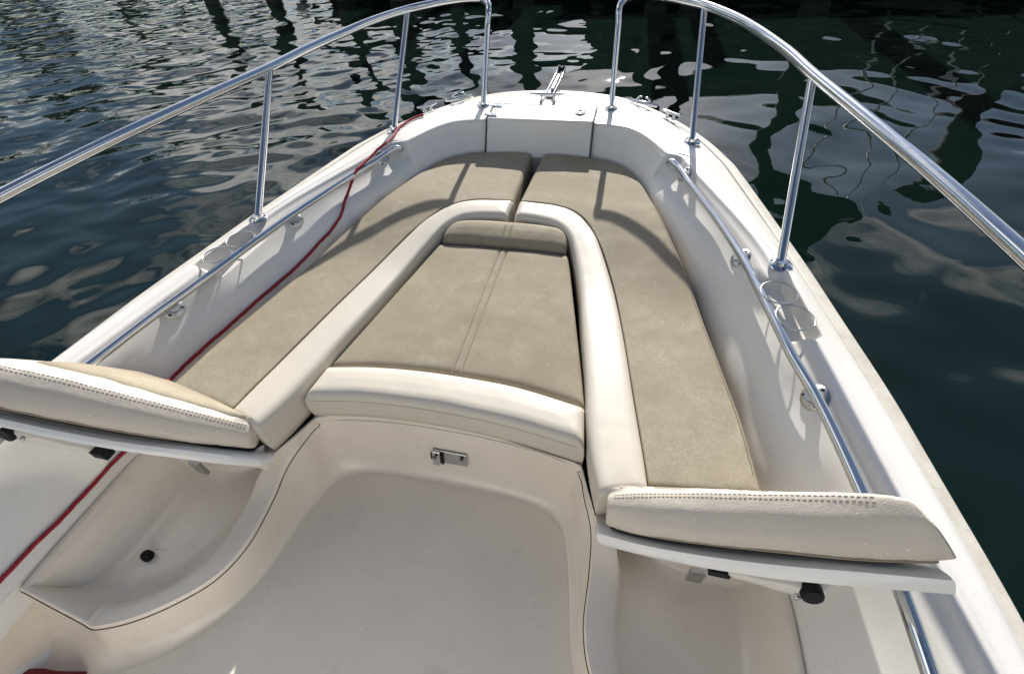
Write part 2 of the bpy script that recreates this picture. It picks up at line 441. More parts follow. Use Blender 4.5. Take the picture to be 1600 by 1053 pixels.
# rub rail, both sides
def rub_rail(s):
    T = Oc - Sc; T /= np.linalg.norm(T, axis=1)[:, None]
    V = []
    zo = zg(Oc[:, 1])
    prof = chaikin(np.array([(-.043, -.075), (-.043, -.030), (-.038, -.025), (-.012, -.031), (.002, -.036), (.010, -.050), (.004, -.072), (-.02, -.080)]), 1)
    for i in range(len(Oc)):
        for a, dz in prof:
            q = Oc[i] + T[i] * a; V.append((s * q[0], q[1], zo[i] + dz))
    return mesh_obj('rub_rail', V, grid_faces(len(Oc), len(prof)), M['rub'], boat, sharp=60)
for s in (1, -1): rub_rail(s)
# hull sides down to below the waterline
def hull():
    P = both(Oc); V = []
    for i, (x, y) in enumerate(P):
        zt = float(zg(y)) - .07
        t = min(1, max(0, (y - .5) / 2.1)); 
        for k, f in enumerate((0, .15, .4, .7, 1.0)):
            fl = 1 - (.06 + .55 * t * t) * f ** 1.1
            V.append((x * fl * .985, y - (.15 + .75 * t) * f * t, zt + (-.25 - zt) * f))
    return mesh_obj('hull', V, grid_faces(len(P), 5), M['hull'], boat)
hull()

# ---------------------------------------------------------------- seat base, cockpit sole, storage trays
LIP = catmull([(0, .676), (.12, .674), (.25, .663), (.345, .646), (.40, .622)], 6)
base_outline = [tuple(p) for p in LIP] + [(.425, .555), (.452, .50), (.462, .455), (.80, .455), (.885, .47), (.84, .60)]
Kin = [tuple(p - nn * .004) for p, nn in zip(Kc, plan_normal(Kc)) if p[1] > .66]
base_outline += Kin
bo = base_outline + [(-x, y) for x, y in base_outline[::-1] if x > 1e-4]
def prism(name, poly, z0, z1, mat, parent, bev=0.0):
    bm = bmesh.new(); vs_ = [bm.verts.new((x, y, z0)) for x, y in poly]
    f = bm.faces.new(vs_); r = bmesh.ops.extrude_face_region(bm, geom=[f])
    vv = [g for g in r['geom'] if isinstance(g, bmesh.types.BMVert)]
    for v in vv: v.co.z = z1
    bmesh.ops.recalc_face_normals(bm, faces=bm.faces)
    if bev:
        top = [e for e in bm.edges if all(abs(v.co.z - z1) < 1e-6 for v in e.verts)]
        bmesh.ops.bevel(bm, geom=top, offset=bev, segments=3, affect='EDGES', profile=.6)
    bmesh.ops.triangulate(bm, faces=[f for f in bm.faces if len(f.verts) > 4])
    me = bpy.data.meshes.new(name); bm.to_mesh(me); bm.free(); me.materials.append(mat)
    o = bpy.data.objects.new(name, me); C.objects.link(o); o.parent = parent; return o
prism('seat_base', bo, .655, .690, M['liner'], boat, .006)

# half rim seam line with z (starboard)
RIM = catmull([(0, .672, .668), (.12, .670, .668), (.25, .659, .668), (.345, .642, .668), (.395, .62, .664), (.422, .555, .65), (.448, .49, .618), (.456, .40, .582),
               (.458, .275, .57), (.486, .185, .57), (.555, .108, .57), (.635, .050, .57), (.695, .022, .571), (.717, .015, .574), (.742, .019, .584), (.82, .030, .616), (.90, .042, .648)], 8)
SOLE = catmull([(0, .605, .452), (.12, .603, .452), (.24, .597, .452), (.325, .575, .452), (.37, .53, .452), (.388, .48, .452), (.402, .42, .452), (.418, .34, .452),
                (.436, .24, .452), (.47, .15, .452), (.525, .07, .452), (.60, .0, .452), (.655, -.033, .452), (.70, -.055, .452), (.745, -.068, .452), (.84, -.082, .452), (.95, -.09, .452)], 8)
def cockpit_side():
    rows = []
    for a, b in zip(SOLE, RIM):
        d = b - a; h = d[2]
        P = [a - np.array([d[0], d[1], 0]) * .02, a + np.array([d[0], d[1], 0]) * .25 + (0, 0, .004), a + np.array([d[0], d[1], 0]) * .62 + (0, 0, h * .22),
             a + np.array([d[0], d[1], 0]) * .86 + (0, 0, h * .62), b + (0, 0, -.006), b + np.array([d[0], d[1], 0]) * .04 + (0, 0, -.004)]
        rows.append(chaikin(P, 2))
    H = np.array(rows)
    return np.concatenate([H[::-1], mirror(H[1:], -1)], 0)
cs = cockpit_side()
mesh_obj('cockpit_riser', cs.reshape(-1, 3), grid_faces(cs.shape[0], cs.shape[1]), M['liner'], boat)
# flat non-skid sole
sole_half = [(p[0], p[1]) for p in SOLE[:-1]] + [(.95, -.09), (1.1, -.12), (1.1, -2.9)]
sole_poly = sole_half + [(-x, y) for x, y in sole_half[::-1] if x > 1e-4]
bm = bmesh.new(); f = bm.faces.new([bm.verts.new((x, y, .4532)) for x, y in sole_poly]); bmesh.ops.triangulate(bm, faces=[f])
me = bpy.data.meshes.new('cockpit_sole'); bm.to_mesh(me); bm.free(); me.materials.append(M['sole'])
o = bpy.data.objects.new('cockpit_sole', me); C.objects.link(o); o.parent = boat
# vertical side lining that drops from the wall foot to the sole behind the trays
def side_lining(s):
    rows = []
    for y in np.linspace(-2.9, .04, 30):
        b = (.905 if y < -.1 else .905)
        P = [(s * (.84), y, .452), (s * .875, y, .456), (s * .897, y, .49), (s * .905, y, .56), (s * .907, y, .66)]
        rows.append(chaikin(np.array(P), 2))
    H = np.array(rows); return mesh_obj('side_lining', H.reshape(-1, 3), grid_faces(*H.shape[:2]), M['liner'], boat)
for s in (1, -1): side_lining(s)

def tray(s):
    i0 = int(np.argmin(np.abs(RIM[:, 1] - .62) + (RIM[:, 0] < .35) * 9))
    rim = RIM[i0:]
    outer = catmull([(.90, .04, .648), (.905, .14, .65), (.904, .28, .65), (.90, .40, .65), (.892, .462, .65)], 8)[1:]
    back = resample(np.array([(.892, .462, .65), (.66, .50, .66), (.40, .62, .664)]), 16)[1:-1]
    B = np.vstack([rim, outer, back]); nb = len(B)
    isout = np.r_[np.zeros(len(rim)), np.ones(len(outer)), 2 * np.ones(len(back))]
    rings = []
    for p, io in zip(B, isout):
        c = np.array([.655 + .06 * (1 - sstep(.1, .4, p[1])), np.clip(p[1], .22, .40)])
        d = c - p[:2]; L = np.linalg.norm(d); d /= L
        aft = 1 - sstep(.10, .19, p[1])
        rimw = (.062 - .02 * aft) if not io else .012
        fl = .545
        z = p[2]
        if not io and p[0] > .73 and p[1] < .06: rimw = .012
        steep = (.022 if p[0] < .73 else .045) if not io else (.055 if io == 1 else .02)
        pts = [(0, z - .012), (.002, z + .002), (.007, z + .008), (rimw, z + .007), (rimw + .012, z + .001), (rimw + steep, fl + .016), (rimw + steep + .03, fl + .002)]
        pts = chaikin(np.array(pts), 1)
        q = [np.array([p[0] + d[0] * a, p[1] + d[1] * a, zz_]) for a, zz_ in pts]
        e = q[-1]
        for t in (.35, .7, 1.0): q.append(np.array([e[0] + (c[0] - e[0]) * t, e[1] + (c[1] - e[1]) * t, fl]))
        rings.append(q)
    R = np.array(rings); R = mirror(R, s)
    o = mesh_obj('storage_tray', R.reshape(-1, 3), grid_faces(R.shape[0], R.shape[1], closed_u=True), M['liner'], boat, sharp=40)
    sm_ = mirror(np.vstack([rim, outer]) + np.array((0, 0, -.006)), s)
    v_, f_2 = tube_geo(sm_, .0016, 8); mesh_obj('seam', v_, f_2, M['dark'], o)
    # hinge foot bracket
    Mx = box_geo((s * .70, .43, .63), (.035, .012, .06), None, .002)
    mesh_obj('hinge_foot', *Mx, M['steel_dull'], o, smooth=False)
    return o
trays = {s: tray(s) for s in (1, -1)}
# drain plug in the port tray
v, f = lathe_geo([(.0, .0), (.013, 0), (.015, .006), (.013, .02), (.009, .024), (0.0, .024)], 20, frame((-.728, .195, .5455), (0, 0, 1)))
mesh_obj('drain_plug', v, f, M['black'], trays[-1], sharp=40)
# moulded corner step aft of the port tray
def corner_step(s):
    rows = []
    for k, t in enumerate(np.linspace(0, 1, 12)):
        y = .02 - .55 * t
        x_in = .905 - .012 * math.sin(t * 3)
        P = [(s * (x_in - .03), y, .454), (s * x_in, y, .49), (s * (x_in + .012), y, .575), (s * (x_in + .035), y, .612), (s * .96, y, .62)]
        rows.append(chaikin(np.array(P), 2))
    H = np.array(rows)
    capv = H[0].copy(); 
    front = [H[0] * (1 - a) + np.array([H[0][-1] * (1) * np.array([1, 1, 0]) + [0, 0, .47]]) * a for a in (1., .6, .25, 0)]
    return mesh_obj('corner_step', H.reshape(-1, 3), grid_faces(*H.shape[:2]), M['gel'], boat)
for s in (1, -1): corner_step(s)

# latch plate on the riser below the filler cushion
lat = empty('latch_plate'); lat.parent = boat
def riser_point(px_x, z):       # point on the riser at x and height z
    q = cs.reshape(-1, 3); w = np.abs(q[:, 0] - px_x) * 2 + np.abs(q[:, 2] - z); return q[np.argmin(w)]
rp = riser_point(.0, .555)
Rl = Matrix.Rotation(math.radians(-14), 3, 'X'); yl = rp[1] - .004
mesh_obj('plate', *box_geo((.0, yl - .004, .553), (.112, .005, .050), Rl, .002), M['steel_dull'], lat, smooth=False)
mesh_obj('hasp', *box_geo((-.042, yl - .011, .550), (.026, .010, .056), Rl, .003), M['steel'], lat, smooth=False)
mesh_obj('slot', *box_geo((-.0235, yl - .0085, .551), (.008, .006, .050), Rl, .0), M['black'], lat, smooth=False)
mesh_obj('slot', *box_geo((-.059, yl - .006, .551), (.006, .008, .026), Rl, .0), M['black'], lat, smooth=False)
for dx, dz, dy in ((-.042, .014, .018), (.040, .010, .0075)):
    v, f = lathe_geo([(0, 0), (.0065, 0), (.005, .003), (0, .003)], 12, frame((dx, yl - dy, .553 + dz), (0, -1, .2)))
    mesh_obj('screw', v, f, M['dark'], lat)
# ---------------------------------------------------------------- bow hatch
def hatch():
    h = empty('anchor_hatch'); h.parent = boat
    x0, x1, yb, yf = -.247, .245, 2.150, 2.312
    zt = lambda y: float(zg(y)) + .006
    bulge = lambda x, z: .026 * (x / .25) ** 2 * min(1, max(0, (.985 - z) / .11))
    # lid: top sheet turning down into the front panel, following the liner wall
    prof = chaikin(np.array([(2.096, .845), (2.106, .868), (2.122, .925), (2.134, .965), (2.139, zt(2.14) + .003), (2.155, zt(2.15) + .006), (yf - .006, zt(yf) + .006), (yf, zt(yf) - .004)]), 2)
    xs = [x0, x0 + .004] + list(np.linspace(x0 + .02, x1 - .02, 9)) + [x1 - .004, x1]
    V = []
    for i, x in enumerate(xs):
        drop = .006 if i in (0, len(xs) - 1) else 0
        for (y, z) in prof:
            nz_ = 1 if y > 2.15 and z > .9 else 0
            V.append((x, y + (drop if not nz_ else 0) - .004 - bulge(x, z), z - (drop if nz_ else 0)))
    mesh_obj('lid', V, grid_faces(len(xs), len(prof)), M['deck'], h, sharp=50)
    # dark rubber in the seams
    for x in (x0 - .0035, x1 + .0035):
        P = [(x, y - .0025 - bulge(x, z), z - .0025) for y, z in prof]; tube('seam', P, .0034, M['dark'], h, 8)
    tube('seam', [(x0, yf + .003, zt(yf) - .002), (x1, yf + .003, zt(yf) - .002)], .0034, M['dark'], h, 8)
    v, f = lathe_geo([(0, 0), (.026, 0), (.027, .003), (.024, .006), (.019, .005), (.017, .002), (0, .002)], 28, frame((.178, 2.222, zt(2.222) + .0062), (0, -.045, 1)))
    lt = mesh_obj('latch', v, f, M['steel'], h, sharp=40)
    tube('latch_ring', [(.178 + .014 * math.cos(a), 2.222 + .014 * math.sin(a), zt(2.22) + .013) for a in np.linspace(0, 6.2, 24)], .0025, M['steel_dull'], lt, 8)
    for y in (2.175, 2.275):
        hg = mesh_obj('hinge', *box_geo((x0 + .012, y, zt(y) + .0085), (.062, .03, .004), None, .0015), M['steel'], h, smooth=False)
        tube('hinge_pin', [(x0 - .002, y - .016, zt(y) + .012), (x0 - .002, y + .016, zt(y) + .012)], .0045, M['steel'], hg, 10)
        for dx in (-.02, .012, .032):
            v, f = lathe_geo([(0, 0), (.004, 0), (.003, .002), (0, .002)], 10, frame((x0 + .012 + dx - .005, y, zt(y) + .0106), (0, 0, 1))); mesh_obj('screw', v, f, M['steel_dull'], hg)
    # half-round finger scoop behind the lid
    v, f = lathe_geo([(0, 0), (.042, 0), (.045, .004), (.045, .006)], 28, frame((.15, yf - .002, zt(yf) - .009), (0, -.045, 1)))
    mesh_obj('finger_scoop', v, f, M['rub'], h, sharp=40)
hatch()

from mathutils.bvhtree import BVHTree
def surface_tree(names):
    V = []; F = []
    for o in bpy.data.objects:
        if o.type == 'MESH' and o.name.split('.')[0] in names:
            k = len(V); mw = o.matrix_parent_inverse if o.parent else Matrix.Identity(4)
            off = o.parent.location if o.parent else Vector((0, 0, 0))
            V += [tuple(mw @ v.co + off) for v in o.data.vertices]; F += [tuple(i + k for i in p.vertices) for p in o.data.polygons]
    return BVHTree.FromPolygons(V, F)
def pixel_ray(px, py):
    d = r_ * (px - 800) / 720. + u_ * (526.5 - py) / 720. + f_; return Vector(d).normalized()
WALL = surface_tree({'deck_liner'})
# ---------------------------------------------------------------- stainless fittings
def flange(parent, loc, nrm, r=.034, screws=3, mat='steel', name='base_flange'):
    Mf = frame(loc, nrm)
    g = [lathe_geo([(0, 0), (r, 0), (r, .003), (r * .9, .006), (r * .55, .009), (r * .48, .018), (r * .40, .018), (0, .018)], 24, Mf)]
    o = mesh_obj(name, *join(g), M[mat], parent, sharp=35)
    for k in range(screws):
        a = 2 * math.pi * (k + .3) / screws
        p = Mf @ Vector((r * .74 * math.cos(a), r * .74 * math.sin(a), .0058))
        v, f = lathe_geo([(0, 0), (.0055, 0), (.0045, .0025), (.0, .003)], 10, frame(p, nrm)); sc = mesh_obj('screw', v, f, M['dark'], parent)
    return o
def cyl_between(name, a, b, r, mat, parent, seg=16):
    P = np.linspace(np.array(a, float), np.array(b, float), 6); return tube(name, P, r, mat, parent, seg)
RAIL_TOP = [(.298, 2.482, 1.353), (.310, 2.518, 1.373), (.345, 2.540, 1.387), (.405, 2.527, 1.393), (.486, 2.478, 1.394), (.562, 2.408, 1.393), (.639, 2.335, 1.389), (.743, 2.176, 1.379), (.808, 2.042, 1.368), (.873, 1.839, 1.357)]
def bow_rail(s):
    br = empty('bow_rail'); br.parent = boat
    A = np.array((.312, 2.31, 1.0)); At = np.array((.301, 2.470, 1.325))
    path = [A + (At - A) * t for t in (0, .25, .5, .75, .93)] + RAIL_TOP + [
            (.914, 1.650, 1.347), (.978, 1.350, 1.340), (1.034, 1.09, 1.332), (1.068, .93, 1.324), (1.100, .77, 1.315), (1.135, .52, 1.30), (1.16, .2, 1.285), (1.175, -.2, 1.27), (1.185, -1.2, 1.25)]
    P = mirror(catmull(path, 10), s)
    k = np.arange(len(P)); rad = np.interp(k, [0, 45, 75], [.0127, .0135, .0155])
    v, f = tube_geo(P, rad, 20); mesh_obj('top_rail', v, f, M['steel'], br)
    tilt = lambda a, b: np.array(b) - np.array(a)
    for base, top in (((.666, 2.009, .986), (.639, 2.335, 1.381)), ((.900, 1.252, .951), (.914, 1.640, 1.342)), ((1.13, .05, .905), (1.168, .16, 1.28))):
        b_, t_ = mirror(base, s), mirror(top, s)
        cyl_between('stanchion', b_, t_, .0125, M['steel'], br)
        flange(br, b_ + np.array((0, 0, -.003)), (0, -.045, 1))
    flange(br, mirror(A, s) + np.array((0, 0, -.003)), (0, -.045, 1), .031)
for s in (1, -1): bow_rail(s)
def grab_rail(s):
    g = empty('grab_rail'); g.parent = boat
    path = [(.578, 1.868, .952), (.582, 1.858, .965), (.590, 1.845, .972), (.614, 1.805, .968), (.648, 1.71, .962), (.739, 1.486, .946), (.801, 1.28, .941), (.844, 1.064, .940), (.880, .884, .936), (.913, .77, .930), (.943, .594, .928), (.963, .367, .932), (.972, .1, .925), (.975, -.4, .91), (.972, -1.0, .90), (.965, -1.05, .885)]
    v, f = tube_geo(mirror(catmull(path, 10), s), .0125, 18); mesh_obj('rail_tube', v, f, M['steel'], g)
    for px, py, rx, ry, rz in ((1068.4, 274, .624, 1.785, .962), (1157, 403.3, .797, 1.295, .938), (1273, 620.7, .910, .785, .926)):
        hit, nr, _, _ = WALL.ray_cast(Vector(CAM), pixel_ray(px, py))
        loc = mirror(np.array(hit), s); nrm = mirror(np.array(nr if nr.z > 0 else -nr), s)
        flange(g, loc - nrm * .002, nrm, .033, 3, 'steel_dull', 'mounting_pad')
        cyl_between('standoff', loc, mirror((rx, ry, rz), s), .0075, M['steel_dull'], g, 12)
for s in (1, -1): grab_rail(s)
def cup_ring(s, c, nm):
    cx, cy, cz = c
    t = np.linspace(0, 2 * math.pi, 49)[:-1]
    P = np.array([(s * cx + .0475 * math.cos(a), cy + .0475 * math.sin(a), cz) for a in t])
    seg = 10; V = []
    for i, p in enumerate(P):
        d = np.array((math.cos(t[i]), math.sin(t[i]), 0))
        for k in range(seg):
            a = 2 * math.pi * k / seg; V.append(p + .0024 * (math.cos(a) * d + math.sin(a) * np.array((0, 0, 1))))
    h = mesh_obj('cup_ring', V, grid_faces(len(P), seg, True, True), M['steel_dull'], boat)
    return h
for s in (1, -1):
    for c in ((.875, 1.114, .954), (.902, 1.021, .950)): cup_ring(s, c, 'cup')
# bow cleat
def cleat(loc, L, rotz, mat='steel', hgt=.03, name='cleat'):
    c = empty(name, (0, 0, 0)); c.parent = boat
    Mx = Matrix.Translation(Vector(loc)) @ Matrix.Rotation(rotz, 4, 'Z')
    tr = lambda P: [np.array(Mx @ Vector(p)) for p in P]
    xs = np.linspace(-L / 2, L / 2, 15)
    P = tr([(x, 0, hgt + .004 * abs(x / (L / 2)) ** 2) for x in xs]); rad = .0075 * (1 - .55 * np.abs(xs / (L / 2)) ** 2)
    v, f = tube_geo(P, rad, 12); mesh_obj('horn', v, f, M[mat], c)
    for x in (-L * .17, L * .17):
        v, f = tube_geo(tr([(x, 0, 0), (x, 0, .006), (x, 0, hgt * .6), (x, 0, hgt)]), [.012, .008, .006, .007], 12); mesh_obj('post', v, f, M[mat], c)
    return c
cleat((0, 2.372, float(zg(2.372)) - .001), .185, 0, hgt=.032)
for s in (1, -1):
    cleat((s * .580, 2.235, float(zg(2.235)) - .004), .105, s * math.radians(-42), hgt=.022)
    # chock: two jaws on a plate near the deck edge
    ch = empty('chock'); ch.parent = boat
    Mr = Matrix.Translation(Vector((s * .455, 2.365, float(zg(2.36)) + .001))) @ Matrix.Rotation(s * math.radians(-30), 4, 'Z')
    tr = lambda P: [np.array(Mr @ Vector(p)) for p in P]
    v, f = tube_geo(tr([(-.075, 0, .004), (-.06, 0, .006), (0, 0, .007), (.06, 0, .006), (.075, 0, .004)]), [.004, .008, .009, .008, .004], 10); mesh_obj('base_bar', v, f, M['steel'], ch)
    for e in (-1, 1):
        v, f = tube_geo(tr([(e * .03, 0, .008), (e * .032, 0, .022), (e * .022, 0, .030), (e * .008, 0, .031)]), [.006, .006, .005, .004], 10); mesh_obj('jaw', v, f, M['steel'], ch)
# anchor roller at the stem
def anchor_roller():
    a = empty('anchor_roller'); a.parent = boat
    z = float(zg(2.45))
    for s in (-1, 1):
        path = [(s * .020 - .004, 2.41, z + .012), (s * .020, 2.55, z + .014), (s * .019 + .004, 2.70, z + .022), (s * .018 + .008, 2.775, z + .036)]
        tube('cheek', path, .0045, M['steel'], a, 10, 5)
    v, f = [], []
    mesh_obj('channel', *box_geo((0, 2.52, z + .006), (.034, .22, .005), None, .001), M['steel'], a, smooth=False)
    g = lathe_geo([(0, -.017), (.020, -.017), (.018, -.010), (.008, 0), (.018, .010), (.020, .017), (0, .017)], 20, frame((.008, 2.755, z + .028), (1, 0, 0), (0, 1, 0)))
    mesh_obj('sheave', *g, M['black'], a, sharp=40)
    mesh_obj('shank', *box_geo((.002, 2.59, z + .016), (.014, .22, .012), None, .003), M['whitepaint'], a, smooth=False)
anchor_roller()

# ---------------------------------------------------------------- helm, unseen, added aft to bounce sunlight onto the sole
def bounce_helm():
    h = empty('bounce_console'); h.parent = boat
    secs = []
    for z, y0, w in ((.452, -.64, .56), (.60, -.63, .58), (1.0, -.68, .58), (1.25, -.74, .56), (1.33, -.82, .53)):
        P = [(-w, y0, z), (w, y0, z), (w, -1.6, z), (-w, -1.6, z)]; secs.append(round_poly(P, 2))
    loft_sections('bounce_console_body', secs, M['gel'], h, 1, sharp=50)
    ws = [round_poly([(-.50 * k, -.82 - d, z), (.50 * k, -.82 - d, z), (.50 * k, -.83 - d, z), (-.50 * k, -.83 - d, z)], 1) for z, d, k in ((1.32, 0, 1), (1.50, .08, .97), (1.66, .16, .9))]
    loft_sections('added_windscreen', ws, M['black'], h, 1)
    mesh_obj('bounce_console_door', *box_geo((0, -.65, .86), (.44, .02, .62), Matrix.Rotation(math.radians(7), 3, 'X'), .008), M['gel'], h, smooth=False)
    st = [round_poly([(-.48, -2.1, z), (.48, -2.1, z), (.48, -2.5, z), (-.48, -2.5, z)], 2) for z in (.452, .80, .90, .93)]
    loft_sections('added_helm_seat', st, M['vinyl'], h, 1, sharp=50)
    tr_ = [round_poly([(-1.2, -2.86 - d, z), (1.2, -2.86 - d, z), (1.2, -2.95 - d, z), (-1.2, -2.95 - d, z)], 1) for z, d in ((-.2, 0), (.5, .03), (.78, .05))]
    loft_sections('transom', tr_, M['hull'], boat, 1, sharp=50)
# ---------------------------------------------------------------- cushions
def vnoise(x, y, seed, lam):
    r = np.random.default_rng(seed); z = 0
    for i in range(14):
        a = r.random() * 6.28; k = 6.283 / (lam * (.6 + .9 * r.random())); z = z + np.sin(k * (np.cos(a) * x + np.sin(a) * y) + r.random() * 6.28)
    return z / 3.7
def strip(name, A, B, zt, zb, r, mat, parent, nu=90, nt_=26, s=1, crown=.004, ends=(True, True), edges=(True, True), seed=1, dz=None, rcorner=1.6, wob=.0009):
    """upholstered pad between two matching plan curves, with rolled edges and a slightly uneven top"""
    A = resample(catmull(A, 8), 400); B = resample(catmull(B, 8), 400)
    idx = np.linspace(0, 399, nu - 12); L = np.linalg.norm(np.diff((A + B) / 2, axis=0), axis=1).sum()
    extra = np.array([.0006, .003, .008, .016, .03, .045]) / L * 399 * (r / .02)
    idx = np.unique(np.r_[idx, extra, 399 - extra]); nu = len(idx)
    A = np.stack([np.interp(idx, np.arange(400), A[:, k]) for k in (0, 1)], 1); B = np.stack([np.interp(idx, np.arange(400), B[:, k]) for k in (0, 1)], 1)
    w = np.linalg.norm(B - A, axis=1).mean()
    e = np.array([0, .0006, .003, .008, .015, .026]) * (r / .02) / w
    t = np.unique(np.r_[e, np.linspace(e[-1], 1 - e[-1], nt_), 1 - e]); m_ = len(t)
    P = A[:, None] * (1 - t)[None, :, None] + B[:, None] * t[None, :, None]
    sl = np.r_[0, np.cumsum(np.linalg.norm(np.diff((A + B) / 2, axis=0), axis=1))]
    W = np.linalg.norm(B - A, axis=1)[:, None]
    big = 9.
    dA = t[None] * W if edges[0] else np.full((nu, m_), big) ; dB = (1 - t)[None] * W if edges[1] else np.full((nu, m_), big)
    d0 = np.repeat(sl[:, None], m_, 1) if ends[0] else np.full((nu, m_), big); d1 = np.repeat((sl[-1] - sl)[:, None], m_, 1) if ends[1] else np.full((nu, m_), big)
    def lift(d): q = np.clip(r - d, 0, r); return (r - np.sqrt(np.maximum(r * r - q * q, 0)))
    drop = np.sqrt(lift(dA) ** 2 + lift(dB) ** 2 + lift(d0) ** 2 + lift(d1) ** 2); drop = np.minimum(drop, r)
    dmin = np.minimum(np.minimum(dA, dB), np.minimum(d0, d1))
    if not any(edges): dmin = np.minimum(dmin, .08)
    z = zt - drop + crown * (1 - np.exp(-dmin / .05))
    z = z + wob * vnoise(P[..., 0], P[..., 1], seed, .24) * np.clip(dmin / .03, 0, 1) + wob * .25 * vnoise(P[..., 0], P[..., 1], seed + 5, .07) * np.clip(dmin / .02, 0, 1)
    if dz is not None: z = z + dz(P[..., 0], P[..., 1])
    # pull corners in plan for round corners
    V = np.concatenate([P, z[..., None]], -1)
    top = V.reshape(-1, 3)
    ring = [(i, 0) for i in range(nu)] + [(nu - 1, j) for j in range(1, m_)] + [(i, m_ - 1) for i in range(nu - 2, -1, -1)] + [(0, j) for j in range(m_ - 2, 0, -1)]
    F = grid_faces(nu, m_); verts = list(top); cen = top.mean(0)
    prev = [i * m_ + j for i, j in ring]
    for zz_, bulge in ((zb + (zt - r - zb) * .66, .0025), (zb + (zt - r - zb) * .33, .0025), (zb, -.003)):
        cur = []
        for q, (i, j) in enumerate(ring):
            p = top[i * m_ + j].copy(); a = top[ring[q - 1][0] * m_ + ring[q - 1][1]]; b = top[ring[(q + 1) % len(ring)][0] * m_ + ring[(q + 1) % len(ring)][1]]
            tv = (b - a)[:2]; l = np.linalg.norm(tv) + 1e-9; nn = np.array([tv[1], -tv[0]]) / l
            p[:2] += nn * bulge; p[2] = zz_; cur.append(len(verts)); verts.append(p)
        for q in range(len(ring)): F.append((prev[q], prev[(q + 1) % len(ring)], cur[(q + 1) % len(ring)], cur[q]))
        prev = cur
    F.append(tuple(prev))
    verts = mirror(np.array(verts), s)
    return mesh_obj(name, verts, F, mat, parent)
def stitch(P, parent, rad=.0011, name='stitching', dash=.0062, gap_=.0030):
    P = np.asarray(P, float); arc = np.r_[0, np.cumsum(np.linalg.norm(np.diff(P, axis=0), axis=1))]
    at = lambda u: np.array([np.interp(u, arc, P[:, k]) for k in range(3)])
    V = []; F = []; u = 0.0
    while u + dash < arc[-1]:
        a_, b_ = at(u), at(u + dash); d = b_ - a_; d /= np.linalg.norm(d)
        n1 = np.cross(d, (0, 0, 1.0)); n1 /= np.linalg.norm(n1) + 1e-9; n2 = np.cross(n1, d); k = len(V)
        for q_ in (a_, b_):
            for ca, sa in ((1, 0), (0, 1), (-1, 0), (0, -1)): V.append(q_ + rad * (ca * n1 + sa * n2))
        F += [(k + i, k + (i + 1) % 4, k + 4 + (i + 1) % 4, k + 4 + i) for i in range(4)] + [(k, k + 1, k + 2, k + 3), (k + 4, k + 5, k + 6, k + 7)]
        u += dash + gap_
    o = mesh_obj(name, V, F, M['stitch'], parent, smooth=False); return o
BIN = [(.012, 1.535), (.06, 1.534), (.121, 1.528), (.175, 1.512), (.212, 1.488), (.245, 1.443), (.265, 1.390), (.315, 1.199), (.352, .994), (.387, .80), (.402, .697), (.430, .565), (.452, .494)]
BOUT = [(.010, 1.650), (.07, 1.645), (.15, 1.638), (.215, 1.618), (.262, 1.585), (.303, 1.535), (.340, 1.475), (.368, 1.405), (.43, 1.214), (.474, 1.016), (.513, .802), (.532, .70), (.551, .60), (.563, .522)]
TIN = [(.010, 1.653), (.07, 1.648), (.15, 1.641), (.215, 1.621), (.263, 1.588), (.305, 1.537), (.370, 1.406), (.432, 1.215), (.476, 1.017), (.515, .803), (.536, .69), (.565, .532)]
TOUT = [(.026, 2.096), (.08, 2.096), (.17, 2.090), (.25, 2.076), (.345, 2.052), (.44, 1.962), (.525, 1.752), (.612, 1.487), (.675, 1.290), (.717, 1.098), (.757, .910), (.788, .755), (.812, .562)]
ZT = .8155
rise = lambda y: .056 * sstep(1.12, 1.68, y)        # the bow end of the seat is higher
def side_cushion(s):
    c = empty('bunk_cushion', (s * .55, 1.2, .695)); side = 'starboard' if s > 0 else 'port'
    lab = {1: 'long tan bow seat cushion with white inner bolster, on the side without the rope',
           -1: 'long tan bow seat cushion with white inner bolster, beside the red rope'}[s]
    tag(c, lab, 'cushion', 'curved bow seat cushions')
    sh = 0.0
    f = lambda P: [(x - (.012 if s > 0 else 0) * 0 + s * 0 if True else 0, y) for x, y in P]
    off = -.012 if s > 0 else -.0
    # the split between both cushions sits a little to port
    def adj(P):
        return [(x + .002 * max(0, 1 - abs(x) / .12), y) for x, y in P]
    tp = strip('seat_panel', adj(TIN), adj(TOUT), ZT - .002, .695, .020, M['tan'], c, 150, 40, s, .004, (True, True), (False, True), 3 + s,
        dz=lambda x, y: rise(y))
    bo_ = strip('bolster', adj(BIN), adj(BOUT), ZT + .006, .695, .022, M['vinyl'], c, 130, 16, s, .004, (True, True), (True, True), 9 + s, wob=.0005, dz=lambda x, y: rise(y))
    # double stitching along the bolster's inner edge and along the panel's outer edge
    A = resample(catmull(adj(BIN), 8), 160)
    nn = plan_normal(A) * -1
    if True:
        for k, (d, zz_) in enumerate(((.004, ZT - .012), (.010, ZT - .003))):
            Q = np.column_stack([A - nn * d if np.dot(nn[80], A[80] - np.array([0, 1.0])) < 0 else A + nn * d, zz_ + rise(A[:, 1])])
            stitch(mirror(Q[4:-3], s), bo_)
    Bq = resample(catmull(adj(TOUT), 8), 160); nb_ = plan_normal(Bq)
    if np.dot(nb_[80], Bq[80] - np.array([0, 1.0])) > 0: nb_ = -nb_
    stitch(mirror(np.column_stack([Bq + nb_ * .012, ZT - .0012 + rise(Bq[:, 1])])[4:-4], s), tp)
    e0, e1 = np.array(TIN[-1]), np.array(TOUT[-1])
    stitch(mirror(np.array([[*(e0 * (1 - t) + e1 * t + (0, .010)), ZT - .0035] for t in np.linspace(.03, .96, 30)]), s), tp)
    return c
for s in (1, -1): side_cushion(s)
